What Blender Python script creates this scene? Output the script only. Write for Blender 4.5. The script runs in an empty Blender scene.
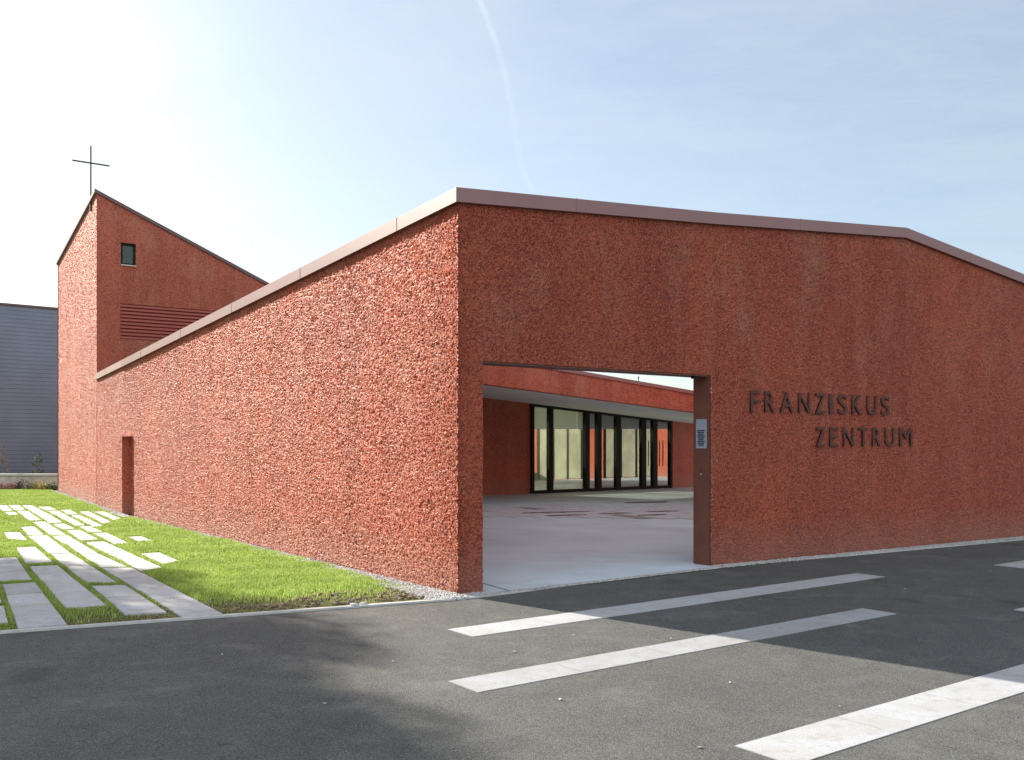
import bpy, bmesh, math, random
import numpy as np
from mathutils import Vector, noise as mnoise

random.seed(7); rng = np.random.default_rng(7)
SC = bpy.context.scene
COL = SC.collection
H = 1.8; F = 950.0; YH = 443.0
V2 = lambda a: np.array(a, float)

def g(px, py):                       # point of the flat ground that a sight line meets
    Y = H*F/(py-YH); return np.array([(px-512)*Y/F, Y])
def unit(v): v = V2(v); return v/np.linalg.norm(v)
def on_line(A, B, px):               # where the vertical plane through a sight line cuts the line A-B
    A = V2(A); B = V2(B); r = (px-512)/F; d = B-A
    t = (r*A[1]-A[0])/(d[0]-r*d[1]); return A+d*t
def zat(P, py): return H+(YH-py)/F*P[1]

# ------------------------------------------------------------------ helpers
def tag(o, label=None, cat=None, group=None, kind=None):
    if label: o['label'] = label
    if cat: o['category'] = cat
    if group: o['group'] = group
    if kind: o['kind'] = kind
    return o
def link(name, me, mat=None, parent=None, smooth=False):
    o = bpy.data.objects.new(name, me); COL.objects.link(o)
    if mat: me.materials.append(mat)
    if smooth: me.polygons.foreach_set('use_smooth', [True]*len(me.polygons))
    if parent: o.parent = parent; o.matrix_parent_inverse = parent.matrix_world.inverted()
    return o
def empty(name, loc, label, cat, group=None):
    o = bpy.data.objects.new(name, None); COL.objects.link(o); o.location = loc
    o.empty_display_size = .2
    o.matrix_world.translation = Vector(loc)
    return tag(o, label, cat, group)
def np_mesh(name, verts, faces):      # faces: (n,k) array
    me = bpy.data.meshes.new(name); verts = np.asarray(verts, np.float32); faces = np.asarray(faces, np.int32)
    n, k = faces.shape
    me.vertices.add(len(verts)); me.vertices.foreach_set('co', verts.ravel())
    me.loops.add(n*k); me.loops.foreach_set('vertex_index', faces.ravel())
    me.polygons.add(n); me.polygons.foreach_set('loop_start', np.arange(0, n*k, k, dtype=np.int32))
    me.update(calc_edges=True); me.validate(); return me

class MB:
    def __init__(s): s.v = []; s.f = []
    def add(s, vs, fs):
        b = len(s.v); s.v += [tuple(map(float, v)) for v in vs]; s.f += [tuple(b+i for i in f) for f in fs]
    def quad(s, a, b, c, d): s.add([a, b, c, d], [(0, 1, 2, 3)])
    def prism(s, poly, z0, z1):       # poly: xy list; z0,z1 scalars or lists
        n = len(poly); z0 = z0 if hasattr(z0, '__len__') else [z0]*n; z1 = z1 if hasattr(z1, '__len__') else [z1]*n
        vs = [(p[0], p[1], z) for p, z in zip(poly, z0)]+[(p[0], p[1], z) for p, z in zip(poly, z1)]
        s.add(vs, [tuple(range(n))[::-1], tuple(range(n, 2*n))]+[(i, (i+1) % n, n+(i+1) % n, n+i) for i in range(n)])
    def bar(s, A, B, w, z0, z1, side=0.0):   # box along A-B in plan; w wide, offset to the left by side
        A = V2(A); B = V2(B); d = unit(B-A); n = np.array([-d[1], d[0]])
        a = A+n*(side-w/2); b = B+n*(side-w/2); c = B+n*(side+w/2); e = A+n*(side+w/2)
        z0 = z0 if hasattr(z0, '__len__') else [z0]*2; z1 = z1 if hasattr(z1, '__len__') else [z1]*2
        s.prism([a, b, c, e], [z0[0], z0[1], z0[1], z0[0]], [z1[0], z1[1], z1[1], z1[0]])
    def tube(s, P, R, n=6):
        P = [Vector(p) for p in P]; rings = []
        for i, p in enumerate(P):
            t = (P[min(i+1, len(P)-1)]-P[max(i-1, 0)]).normalized()
            u = t.orthogonal().normalized(); w = t.cross(u)
            r = R[i] if hasattr(R, '__len__') else R
            rings.append([p+(u*math.cos(2*math.pi*k/n)+w*math.sin(2*math.pi*k/n))*r for k in range(n)])
        vs = [v for r in rings for v in r]; fs = []
        for i in range(len(P)-1):
            for k in range(n): fs.append((i*n+k, i*n+(k+1) % n, (i+1)*n+(k+1) % n, (i+1)*n+k))
        fs += [tuple(range(n))[::-1], tuple(range((len(P)-1)*n, len(P)*n))]
        s.add(vs, fs)
    def build(s, name, mat, parent=None, bevel=0, smooth=False, fix=True):
        me = bpy.data.meshes.new(name); me.from_pydata(s.v, [], s.f); me.validate()
        if fix or bevel:
            bm = bmesh.new(); bm.from_mesh(me)
            bmesh.ops.recalc_face_normals(bm, faces=bm.faces)
            if bevel: bmesh.ops.bevel(bm, geom=[e for e in bm.edges if len(e.link_faces) == 2 and e.calc_face_angle(0) > .3], offset=bevel, segments=2, affect='EDGES', clamp_overlap=True)
            bm.to_mesh(me); bm.free()
        return link(name, me, mat, parent, smooth)

# ------------------------------------------------------------------ materials
def new_mat(name):
    m = bpy.data.materials.new(name); m.use_nodes = True
    nt = m.node_tree; nt.nodes.clear()
    out = nt.nodes.new('ShaderNodeOutputMaterial'); b = nt.nodes.new('ShaderNodeBsdfPrincipled')
    nt.links.new(b.outputs[0], out.inputs[0]); return m, nt, b, out
class NT:
    def __init__(s, nt): s.nt = nt
    def n(s, t, **k):
        x = s.nt.nodes.new(t)
        for a, v in k.items(): setattr(x, a, v)
        return x
    def l(s, a, b): s.nt.links.new(a, b)
    def coord(s, scale=(1, 1, 1), rot=(0, 0, 0), kind='Object'):
        c = s.n('ShaderNodeTexCoord'); m = s.n('ShaderNodeMapping'); m.inputs['Scale'].default_value = scale; m.inputs['Rotation'].default_value = rot
        s.l(c.outputs[kind], m.inputs[0]); return m.outputs[0]
    def noise(s, vec, scale, detail=4, rough=.55, dist=0):
        x = s.n('ShaderNodeTexNoise'); x.inputs['Scale'].default_value = scale; x.inputs['Detail'].default_value = detail
        x.inputs['Roughness'].default_value = rough; x.inputs['Distortion'].default_value = dist
        s.l(vec, x.inputs['Vector']); return x.outputs[0]
    def voro(s, vec, scale, feature='F1', out=0):
        x = s.n('ShaderNodeTexVoronoi'); x.feature = feature; x.inputs['Scale'].default_value = scale; s.l(vec, x.inputs['Vector']); return x.outputs[out]
    def ramp(s, fac, stops):
        r = s.n('ShaderNodeValToRGB'); e = r.color_ramp.elements
        while len(e) < len(stops): e.new(.5)
        for i, (p, c) in enumerate(stops):
            e[i].position = p; e[i].color = (*(c if hasattr(c, '__len__') else (c, c, c)), 1)
        s.l(fac, r.inputs[0]); return r.outputs[0]
    def math(s, op, a, b=None, clamp=False):
        x = s.n('ShaderNodeMath', operation=op); x.use_clamp = clamp
        for i, q in enumerate((a, b)):
            if q is None: continue
            if isinstance(q, (int, float)): x.inputs[i].default_value = q
            else: s.l(q, x.inputs[i])
        return x.outputs[0]
    def mix(s, fac, a, b, mode='MIX'):
        x = s.n('ShaderNodeMix', data_type='RGBA', blend_type=mode)
        for i, q in ((0, fac), (6, a), (7, b)):
            if isinstance(q, (int, float)): x.inputs[i].default_value = q
            elif isinstance(q, tuple): x.inputs[i].default_value = (*q, 1)
            else: s.l(q, x.inputs[i])
        return x.outputs[2]
    def bump(s, h, strength, dist, bsdf):
        x = s.n('ShaderNodeBump'); x.inputs['Strength'].default_value = strength; x.inputs['Distance'].default_value = dist
        s.l(h, x.inputs['Height']); s.l(x.outputs[0], bsdf.inputs['Normal'])
    def isl(s): return s.n('ShaderNodeNewGeometry').outputs['Random Per Island']

def mat_render(name, real, fine=1.0):
    m, nt, b, out = new_mat(name); N = NT(nt)
    v = N.coord(); vs = N.coord((1, 1, .8))
    # relief: crumbly sprayed grains
    a = N.noise(vs, 46, 5, .72, .35)
    vv = N.voro(vs, 42)
    h1 = N.math('MULTIPLY', N.math('SUBTRACT', a, .28), 2.5)
    h2 = N.math('SUBTRACT', 1.0, N.math('MULTIPLY', vv, 1.3))
    h = N.math('ADD', N.math('MULTIPLY', h1, .62), N.math('MULTIPLY', h2, .38))
    # colour: pigment varies in clouds and in vertical trickles
    big = N.noise(N.coord((1, 1, .45)), .9, 4, .6)
    trick = N.noise(N.coord((1, 1, .10)), 3.2, 4, .6)
    spk = N.noise(v, 70, 2, .5)
    c = N.mix(N.ramp(big, [(.35, 0), (.68, 1)]), RED_A, RED_B)
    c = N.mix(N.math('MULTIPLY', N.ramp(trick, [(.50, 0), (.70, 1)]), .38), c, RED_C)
    rain = N.noise(N.coord((1, 1, .07), (0, 0, .4)), 1.7, 5, .65)
    c = N.mix(N.math('MULTIPLY', N.ramp(rain, [(.47, 0), (.62, 1)]), .7), c, (.27, .034, .018))
    pale_sheen = N.noise(N.coord((1, 1, .6), (0, .3, .2)), 1.1, 5, .65)  # pale grazing sheen painted into the colour, stronger higher up the wall
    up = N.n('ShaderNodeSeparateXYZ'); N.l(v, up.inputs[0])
    c = N.mix(N.math('MULTIPLY', N.ramp(pale_sheen, [(.50, 0), (.68, .6)]), N.math('MULTIPLY', N.math('SUBTRACT', up.outputs[2], .8), .45, True)), c, (.46, .22, .15))
    c = N.mix(N.ramp(spk, [(.42, 0), (.66, .8)]), c, RED_D)
    cell = N.n('ShaderNodeRGBToBW'); N.l(N.voro(vs, 48, out=1), cell.inputs[0])
    c = N.mix(N.ramp(cell.outputs[0], [(.22, .55), (.45, 0)]), c, RED_E)
    c = N.mix(N.ramp(cell.outputs[0], [(.58, 0), (.85, .55)]), c, RED_D)
    # splash dirt and lime bloom low on the wall
    sep = N.n('ShaderNodeSeparateXYZ'); N.l(v, sep.inputs[0])
    low = N.math('SUBTRACT', N.math('ADD', .42, N.math('MULTIPLY', N.noise(v, 3, 4), .5)), sep.outputs[2], True)
    c = N.mix(N.math('MULTIPLY', low, .75, True), c, (.36, .20, .15))
    fl = N.math('GREATER_THAN', N.noise(v, 26, 1), .765)
    c = N.mix(N.math('MULTIPLY', fl, N.math('GREATER_THAN', 1.7, sep.outputs[2])), c, (.6, .52, .47))
    N.l(c, b.inputs['Base Color']); b.inputs['Roughness'].default_value = .55
    b.inputs['Specular IOR Level'].default_value = .36
    if real:
        m.displacement_method = 'BOTH'
        d = N.n('ShaderNodeDisplacement'); d.inputs['Midlevel'].default_value = 1.0; d.inputs['Scale'].default_value = RELIEF
        N.l(h, d.inputs['Height']); N.l(d.outputs[0], out.inputs['Displacement'])
    else:
        N.bump(h, 1.0, .018*fine, b)
    return m
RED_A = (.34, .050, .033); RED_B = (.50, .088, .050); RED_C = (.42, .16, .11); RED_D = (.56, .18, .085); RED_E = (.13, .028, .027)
RELIEF = .048
SUN_EL = 26.0

def mat_simple(name, col, rough=.6, metal=0, var=0.0, scale=3, bump=0, bscale=40, spec=.5):
    m, nt, b, out = new_mat(name); N = NT(nt); v = N.coord()
    if var:
        t = N.noise(v, scale, 5, .6)
        lo = tuple(x*(1-var) for x in col); hi = tuple(min(1, x*(1+var)) for x in col)
        N.l(N.mix(N.ramp(t, [(.3, 0), (.7, 1)]), lo, hi), b.inputs['Base Color'])
    else: b.inputs['Base Color'].default_value = (*col, 1)
    b.inputs['Roughness'].default_value = rough; b.inputs['Metallic'].default_value = metal
    b.inputs['Specular IOR Level'].default_value = spec
    if bump: N.bump(N.noise(v, bscale, 4, .6), 1.0, bump, b)
    return m

def mat_asphalt():
    m, nt, b, out = new_mat('asphalt'); N = NT(nt); v = N.coord()
    big = N.noise(v, .55, 5, .6); mid = N.noise(v, 3.5, 4, .65); st = N.noise(N.coord((1, 1, 1), (0, 0, .6)), 1.4, 6, .7, .6)
    c = N.mix(N.ramp(big, [(.3, 0), (.7, 1)]), (.054, .056, .054), (.092, .094, .088))
    c = N.mix(N.math('MULTIPLY', N.ramp(st, [(.5, 0), (.72, 1)]), .75), c, (.15, .148, .138))
    c = N.mix(N.ramp(mid, [(.35, .6), (.6, 0)]), c, (.05, .051, .052))
    cell = N.voro(v, 190, out=1)
    bw = N.n('ShaderNodeRGBToBW'); N.l(cell, bw.inputs[0])
    c = N.mix(N.ramp(bw.outputs[0], [(.55, 0), (.85, .55)]), c, (.27, .265, .24))
    c = N.mix(N.ramp(bw.outputs[0], [(.18, .5), (.3, 0)]), c, (.012, .012, .013))
    ck = N.n('ShaderNodeTexVoronoi'); ck.feature = 'DISTANCE_TO_EDGE'; ck.inputs['Scale'].default_value = .22
    wv = N.n('ShaderNodeVectorMath', operation='ADD'); nz = N.n('ShaderNodeTexNoise'); nz.inputs['Scale'].default_value = 2.2; nz.inputs['Detail'].default_value = 5; N.l(v, nz.inputs['Vector'])
    N.l(v, wv.inputs[0]); N.l(nz.outputs['Color'], wv.inputs[1]); N.l(wv.outputs[0], ck.inputs['Vector'])
    crack = N.math('MULTIPLY', N.math('LESS_THAN', ck.outputs['Distance'], .0009), N.math('GREATER_THAN', N.noise(v, .5, 2), .52))
    c = N.mix(N.math('MULTIPLY', crack, .6), c, (.02, .02, .02))
    oil = N.ramp(N.noise(v, 1.15, 2, .4), [(.66, 0), (.72, .45)])
    c = N.mix(oil, c, (.03, .03, .032))
    N.l(c, b.inputs['Base Color']); b.inputs['Roughness'].default_value = .85; b.inputs['Specular IOR Level'].default_value = .3
    h = N.math('ADD', N.math('MULTIPLY', N.voro(v, 190), -.6), N.math('MULTIPLY', N.noise(v, 9, 4), .8))
    N.bump(h, .8, .006, b); return m

def mat_granite(name, tone=1.0, joints=None):
    m, nt, b, out = new_mat(name); N = NT(nt); v = N.coord()
    sp = N.noise(v, 160, 2, .7); pt = N.noise(v, 2.2, 5, .6); st = N.noise(v, 7, 5, .7)
    c = N.ramp(sp, [(.32, tuple(.26*tone*x for x in (.97, 1, 1.05))), (.5, tuple(.43*tone*x for x in (.97, 1, 1.05))), (.7, tuple(.56*tone*x for x in (.98, 1, 1.05)))])
    c = N.mix(N.ramp(pt, [(.35, .5), (.60, 0)]), c, (.33*tone, .31*tone, .28*tone))
    c = N.mix(N.ramp(st, [(.50, 0), (.72, .6)]), c, (.24, .22, .19))
    oi = N.n('ShaderNodeObjectInfo'); k = N.math('ADD', .9, N.math('MULTIPLY', oi.outputs['Random'], .2))
    g2 = N.n('ShaderNodeCombineColor'); [N.l(k, g2.inputs[i]) for i in range(3)]
    c = N.mix(1.0, c, g2.outputs[0], 'MULTIPLY')
    N.l(c, b.inputs['Base Color']); b.inputs['Roughness'].default_value = .75
    N.bump(N.noise(v, 90, 3, .6), .6, .003, b); return m

def mat_concrete():
    m, nt, b, out = new_mat('court_concrete'); N = NT(nt); v = N.coord((1, 1, 1), (0, 0, -.63)); w = N.coord((.35, 1, 1), (0, 0, -.1))
    t = N.noise(v, .45, 6, .6, .5); t2 = N.noise(w, 1.3, 6, .65, .8); sp = N.noise(v, 60, 2)
    c = N.mix(N.ramp(t, [(.34, 0), (.64, 1)]), (.46, .51, .54), (.60, .68, .72))
    c = N.mix(N.ramp(t2, [(.45, .0), (.7, .6)]), c, (.60, .70, .76))
    c = N.mix(N.ramp(t2, [(.25, .6), (.42, 0)]), c, (.36, .35, .33))
    c = N.mix(.15, c, sp, 'MULTIPLY')
    N.l(c, b.inputs['Base Color']); b.inputs['Roughness'].default_value = .55
    N.bump(t2, .5, .004, b); return m

def mat_island(name, cols, rough=.8, trans=0, spec=.3):
    m, nt, b, out = new_mat(name); N = NT(nt)
    r = N.ramp(N.isl(), [(i/(len(cols)-1), c) for i, c in enumerate(cols)])
    t = N.noise(N.coord(), 1.1, 4, .6)
    c = N.mix(N.ramp(t, [(.35, 0), (.7, .35)]), r, tuple(x*.62 for x in cols[0]))
    N.l(c, b.inputs['Base Color']); b.inputs['Roughness'].default_value = rough; b.inputs['Specular IOR Level'].default_value = spec
    if trans:
        tr = N.n('ShaderNodeBsdfTranslucent'); N.l(c, tr.inputs[0]); mx = N.n('ShaderNodeMixShader'); mx.inputs[0].default_value = trans
        N.l(b.outputs[0], mx.inputs[1]); N.l(tr.outputs[0], mx.inputs[2]); N.l(mx.outputs[0], out.inputs[0])
    return m

def mat_glass(name, refl, tint=(.75, .8, .72)):
    m, nt, b, out = new_mat(name); N = NT(nt); nt.nodes.remove(b)
    t = N.n('ShaderNodeBsdfTransparent'); t.inputs[0].default_value = (*tint, 1)
    gl = N.n('ShaderNodeBsdfGlossy'); gl.inputs['Roughness'].default_value = .0; gl.inputs['Color'].default_value = (.95, .97, .9, 1)
    fr = N.n('ShaderNodeFresnel'); fr.inputs[0].default_value = 1.5
    fac = N.math('ADD', fr.outputs[0], refl, True)
    mx = N.n('ShaderNodeMixShader'); N.l(fac, mx.inputs[0]); N.l(t.outputs[0], mx.inputs[1]); N.l(gl.outputs[0], mx.inputs[2]); N.l(mx.outputs[0], out.inputs[0])
    return m

M = {}
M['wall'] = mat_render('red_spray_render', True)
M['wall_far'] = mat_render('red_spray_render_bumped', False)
M['coping'] = mat_simple('brown_painted_sheet', (.21, .080, .072), .46, .0, .08, 2, .001, 3, 1.0)
M['coping_thin'] = mat_simple('dark_brown_sheet', (.12, .07, .065), .45, .3)
M['lining'] = mat_simple('brown_painted_steel', (.155, .06, .04), .7, .0, .12, 4, .0006, 30)
M['lettering'] = mat_simple('dark_brown_letter_paint', (.075, .024, .016), .7, 0, .3, 25)
M['asphalt'] = mat_asphalt()
M['granite'] = mat_granite('pale_granite', 1.0)
M['granite_band'] = mat_granite('pale_granite_band', .88)
M['concrete'] = mat_concrete()
M['kerb'] = mat_simple('kerb_granite', (.42, .42, .40), .7, 0, .15, 12)
M['soil'] = mat_simple('soil', (.13, .10, .065), .95, 0, .45, 6, .02, 25)
M['gravelbed'] = mat_simple('gravel_bed', (.16, .155, .145), .95, 0, .5, 60, .01, 80)
M['pebble'] = mat_island('pebbles', [(.22, .215, .20), (.42, .41, .39), (.6, .59, .57), (.30, .28, .26)])
M['grass'] = mat_island('grass_blades', [(.12, .23, .03), (.26, .42, .05), (.46, .58, .12), (.20, .32, .04), (.60, .66, .28), (.30, .44, .07)], .5, .45)
M['drygrass'] = mat_island('dry_grass_blades', [(.16, .17, .05), (.26, .23, .10), (.34, .29, .15), (.13, .18, .04)], .8, .2)
M['clod'] = mat_simple('soil_clod', (.17, .12, .075), .95, 0, .45, 14, .01, 50)
M['frame'] = mat_simple('black_green_frame', (.010, .014, .011), .5, spec=.15)
M['glass'] = mat_glass('coated_glass', .30)
M['glass_dark'] = mat_glass('window_glass', .0, (.5, .6, .6))
M['soffit'] = mat_simple('pale_grey_soffit', (.80, .80, .78), .8, 0, .05, 2)
M['beige'] = mat_simple('beige_plaster', (.48, .45, .31), .85, 0, .08, 1)
M['dark'] = mat_simple('dark_interior', (.02, .022, .02), .7)
M['curtain'] = mat_simple('cream_curtain', (.21, .205, .15), .9, 0, .35, 1)
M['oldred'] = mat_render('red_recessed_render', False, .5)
M['slat'] = mat_simple('red_louvre_paint', (.36, .075, .05), .6)
M['sill'] = mat_simple('sill_sheet', (.45, .38, .36), .4, .5)
M['roofing'] = mat_simple('roof_gravel', (.16, .15, .14), .9, 0, .3, 30)
M['cladding'] = mat_simple('blue_grey_cladding', (.15, .185, .24), .55, .1, .1, .8)
M['stone'] = mat_simple('beige_wall_stone', (.46, .41, .36), .9, 0, .3, 4, .01, 15)
M['bark'] = mat_simple('grey_bark', (.20, .17, .145), .9, 0, .3, 20)
M['alu'] = mat_simple('brushed_panel', (.33, .42, .50), .45, .1)
M['ink'] = mat_simple('panel_print', (.03, .04, .06), .5)
M['steelcross'] = mat_simple('dark_iron', (.05, .042, .04), .55, .5)
M['leaf_red'] = mat_island('red_leaves', [(.30, .09, .07), (.50, .24, .18), (.60, .38, .30), (.25, .10, .08)], .7, .2)
M['leaf_yel'] = mat_island('yellow_leaves', [(.35, .32, .08), (.62, .52, .14), (.50, .38, .18), (.25, .30, .08)], .7, .2)
M['leaf_grn'] = mat_island('green_leaves', [(.04, .08, .02), (.07, .12, .03), (.10, .15, .04), (.05, .07, .03)], .7, .2)
M['leaf_brn'] = mat_island('brown_leaves', [(.08, .055, .035), (.14, .09, .05), (.10, .08, .04), (.05, .04, .03)], .7, .1)
M['litter'] = mat_simple('pale_leaf', (.45, .40, .30), .8)
M['plaster_white'] = mat_simple('grey_white_plaster', (.55, .54, .51), .85, 0, .06, 1)

# ------------------------------------------------------------------ plan points
C = g(457, 595.7); PIER = on_line(C, g(712, 566.5), 484); K = g(712, 566.5); E_ = g(1024, 537)
KK = g(122, 514.5); L = on_line(C, KK, 132); T = g(96, 505); TB = g(57.6, 491.5)
R_ = on_line(K, E_, 905); E2 = E_+unit(E_-K)*6
dCK = unit(K-C); nCK = np.array([-dCK[1], dCK[0]])          # inward
dKE = unit(E_-K); nKE = np.array([-dKE[1], dKE[0]])
dL = unit(KK-C); nL = np.array([dL[1], -dL[0]])             # inward (to the right)
dT = unit(TB-T)
zC = zat(C, 188); zK = zat(K, 212.5); zR = zat(R_, 228); zE = zat(E_, 275); zE2 = zE-(zR-zE)/np.linalg.norm(E_-R_)*6
zKK = zat(KK, 360.5); zT = zat(T, 374); LINT = 2.79

# ------------------------------------------------------------------ the parish centre
centre = empty('parish_centre', (C[0], C[1], 0), 'long low rust-red roughcast building with a square portal and dark lettering', 'building')

CAPH = .17
# perimeter polyline from the far left to the far right; columns of one grid
def seg(A, B, n, p=1.0):
    t = np.linspace(0, 1, n+1)[:-1]; t = t**p
    return [A+(B-A)*x for x in t]
cols = []; ztop = []; mark = []
def addseg(A, B, zA, zB, n, m, rev=False, p=1.0):
    t = np.linspace(0, 1, n+1)[:-1]
    t = 1-(1-t)**p if rev else t**p
    for x in t: cols.append(A+(B-A)*x); ztop.append(zA+(zB-zA)*x); mark.append(m)
zL = zC+(zKK-zC)*np.linalg.norm(L-C)/np.linalg.norm(KK-C)
addseg(T, KK, zT, zKK, 150, 'w')
addseg(KK, L, zKK, zL, 26, 'door')
addseg(L, C, zL, zC, 640, 'w', True, 1.35)
zP = zC+(zK-zC)*np.linalg.norm(PIER-C)/np.linalg.norm(K-C)
addseg(C, PIER, zC, zP, 26, 'w')
addseg(PIER, K, zP, zK, 230, 'open')
addseg(K, R_, zK, zR, 240, 'w')
addseg(R_, E_, zR, zE, 170, 'w')
addseg(E_, E2, zE, zE2, 60, 'w')
cols.append(E2); ztop.append(zE2); mark.append('end')
cols = np.array(cols); ztop = np.array(ztop)-.02
N1 = 210; N2 = 160
zr = np.concatenate([np.linspace(-.05, LINT, N1+1)[None, :].repeat(len(cols), 0),
                     LINT+(ztop[:, None]-LINT)*np.linspace(0, 1, N2+1)[None, 1:]], 1)
nc, nr = zr.shape
V = np.zeros((nc, nr, 3)); V[:, :, 0] = cols[:, 0:1]; V[:, :, 1] = cols[:, 1:2]; V[:, :, 2] = zr
DOORZ = zat(KK, 436.2); drow = int(round((DOORZ+.05)/(LINT+.05)*N1)); DOORZ = zr[0, drow]
mk = np.array(mark[:-1]); keep = np.ones((nc-1, nr-1), bool)
keep[mk == 'door', :drow] = False; keep[mk == 'open', :N1] = False
ii, jj = np.nonzero(keep); idx = lambda i, j: i*nr+j
faces = np.stack([idx(ii, jj), idx(ii+1, jj), idx(ii+1, jj+1), idx(ii, jj+1)], 1)
used = np.unique(faces); remap = -np.ones(nc*nr, int); remap[used] = np.arange(len(used))
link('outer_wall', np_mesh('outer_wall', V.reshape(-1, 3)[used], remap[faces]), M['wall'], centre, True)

# inner skin, ceiling-high, closing the wall's back
TH = .345
def miter(A, B, Cc, off):    # offset of B inside
    d1 = unit(B-A); d2 = unit(Cc-B); n1 = np.array([-d1[1], d1[0]]); n2 = np.array([-d2[1], d2[0]]); n = unit(n1+n2)
    return B+n*off/np.dot(n, n1)
Ci = miter(KK, C, K, TH); Ki = miter(C, K, E_, TH)
Pi = PIER+nCK*TH; Kj = K+nCK*TH
Ri = R_+nKE*TH; E2i = E2+nKE*TH
KKi = KK+nL*TH; Li = L+nL*TH; Ti = T+nL*TH
mb = MB()
def vq(A, B, a0, a1, b0, b1): mb.quad((A[0], A[1], a0), (B[0], B[1], b0), (B[0], B[1], b1), (A[0], A[1], a1))
vq(Pi, Ci, 0, zP-.1, 0, zC-.1)
vq(Kj, Pi, LINT, zK-.1, LINT, zP-.1)
mb.build('inner_wall', M['wall_far'], centre)
mb = MB()   # portal lining: two jambs and a head, 5 mm proud of the render
def jamb(mbx, P, s):  # s: +1 opening lies towards +dCK
    a = P-dCK*s*.03+nCK*.05; b = P+dCK*s*.012+nCK*.05; c = b+nCK*(TH-.044); d_ = a+nCK*(TH-.044)
    mbx.prism([a, b, c, d_], 0.0, LINT-.02)
jamb(mb, K, -1); o = mb.build('portal_jamb', M['lining'], centre)
mb = MB(); jamb(mb, PIER, 1); mb.build('portal_jamb', M['lining'], centre)
mb = MB(); a = PIER-dCK*.03+nCK*.045; b = K+dCK*.03+nCK*.045
mb.prism([a, b, b+nCK*(TH-.04), a+nCK*(TH-.04)], LINT-.02, LINT+.015)
mb.build('portal_head', M['lining'], centre)

# coping: one mitred sheet-metal band along all the wall tops
def coping(name, pts, zs, hgt, out, inn, mat, parent, seams=0, sealip=.012):
    n = len(pts); offo = []; offi = []
    for i in range(n):
        A = pts[max(i-1, 0)]; B = pts[i]; D = pts[min(i+1, n-1)]
        d1 = unit(B-A) if i > 0 else unit(D-B); d2 = unit(D-B) if i < n-1 else d1
        n1 = np.array([-d1[1], d1[0]]); n2 = np.array([-d2[1], d2[0]]); m = unit(n1+n2); k = 1/np.dot(m, n1)
        offo.append(B-m*out*k); offi.append(B+m*inn*k)
    mb = MB()
    for i in range(n-1):
        o0, o1, i0, i1 = offo[i], offo[i+1], offi[i], offi[i+1]; z0, z1 = zs[i], zs[i+1]
        vs = [(*o0, z0-hgt), (*o1, z1-hgt), (*i1, z1-hgt), (*i0, z0-hgt), (*o0, z0), (*o1, z1), (*i1, z1+.015), (*i0, z0+.015)]
        fs = [(0, 1, 5, 4), (4, 5, 6, 7), (7, 6, 2, 3), (3, 2, 1, 0)]
        if i == 0: fs.append((0, 4, 7, 3))
        if i == n-2: fs.append((1, 2, 6, 5))
        mb.add(vs, fs)
        if seams:
            d = unit(o1-o0); Ls = np.linalg.norm(o1-o0); nn = np.array([-d[1], d[0]]); s = seams*.6
            while s < Ls-.3:
                t = s/Ls; q = o0+(o1-o0)*t; z = z0+(z1-z0)*t
                mb.prism([q-nn*.003-d*.012, q-nn*.003+d*.012, q+nn*.1+d*.012, q+nn*.1-d*.012], z-hgt-.002, z+.004)
                s += seams
    return mb.build(name, mat, parent, fix=True)
coping('coping', [T+dL*.0, KK, C, K, R_, E_, E2], [zT, zKK, zC, zK, zR, zE, zE2], CAPH, .032, .5, M['coping'], centre, 3.1)

# side door deep in its reveal
nd = nL
mb = MB(); vq(KK, KK+nd*.5, 0, DOORZ, 0, DOORZ); vq(L+nd*.5, L, 0, DOORZ, 0, DOORZ)
mb.quad((*KK, DOORZ), (*L, DOORZ), (*(L+nd*.5), DOORZ), (*(KK+nd*.5), DOORZ))
mb.build('door_reveal', M['oldred'], centre)
mb = MB(); mb.bar(KK+nd*.30, L+nd*.30, .05, .01, DOORZ-.001); dr = mb.build('side_door', M['dark'], centre)
mb = MB(); q = KK+(L-KK)*.85+nd*.25; mb.tube([(*q, .95), (*q, 1.25)], .012); mb.build('door_handle', M['alu'], dr)

# left wing: roof and court wall, unseen ridge raised to block the sun; right wing: gable roof and court front
WL = [Pi, np.array([-1.35, 27.0])]
mb = MB()
poly = [(*Pi, 5.1 if False else zP-.12), (*Ci, zC-.15), (*KKi, zKK-.12), (*Ti, zT-.12), (-10.2, 29.4, 3.8), (-1.35, 27.0, 5.2), (*np.array([-.80, 15.0]), 5.4)]
mb.add(poly, [(0, 1, 6), (1, 2, 6), (2, 3, 6), (3, 5, 6), (3, 4, 5)])
RB = np.array([7.9, 29.3]); back = RB-Kj
dRW = unit(RB-Kj); RQ = R_+dRW*15; EQ = E2+dRW*16
pr = [(*K, zK-.15), (*R_, zR-.15), (*E2, zE2-.15), (*EQ, zE2-.15), (*RQ, zR-.4), (*RB, 3.6)]
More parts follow.
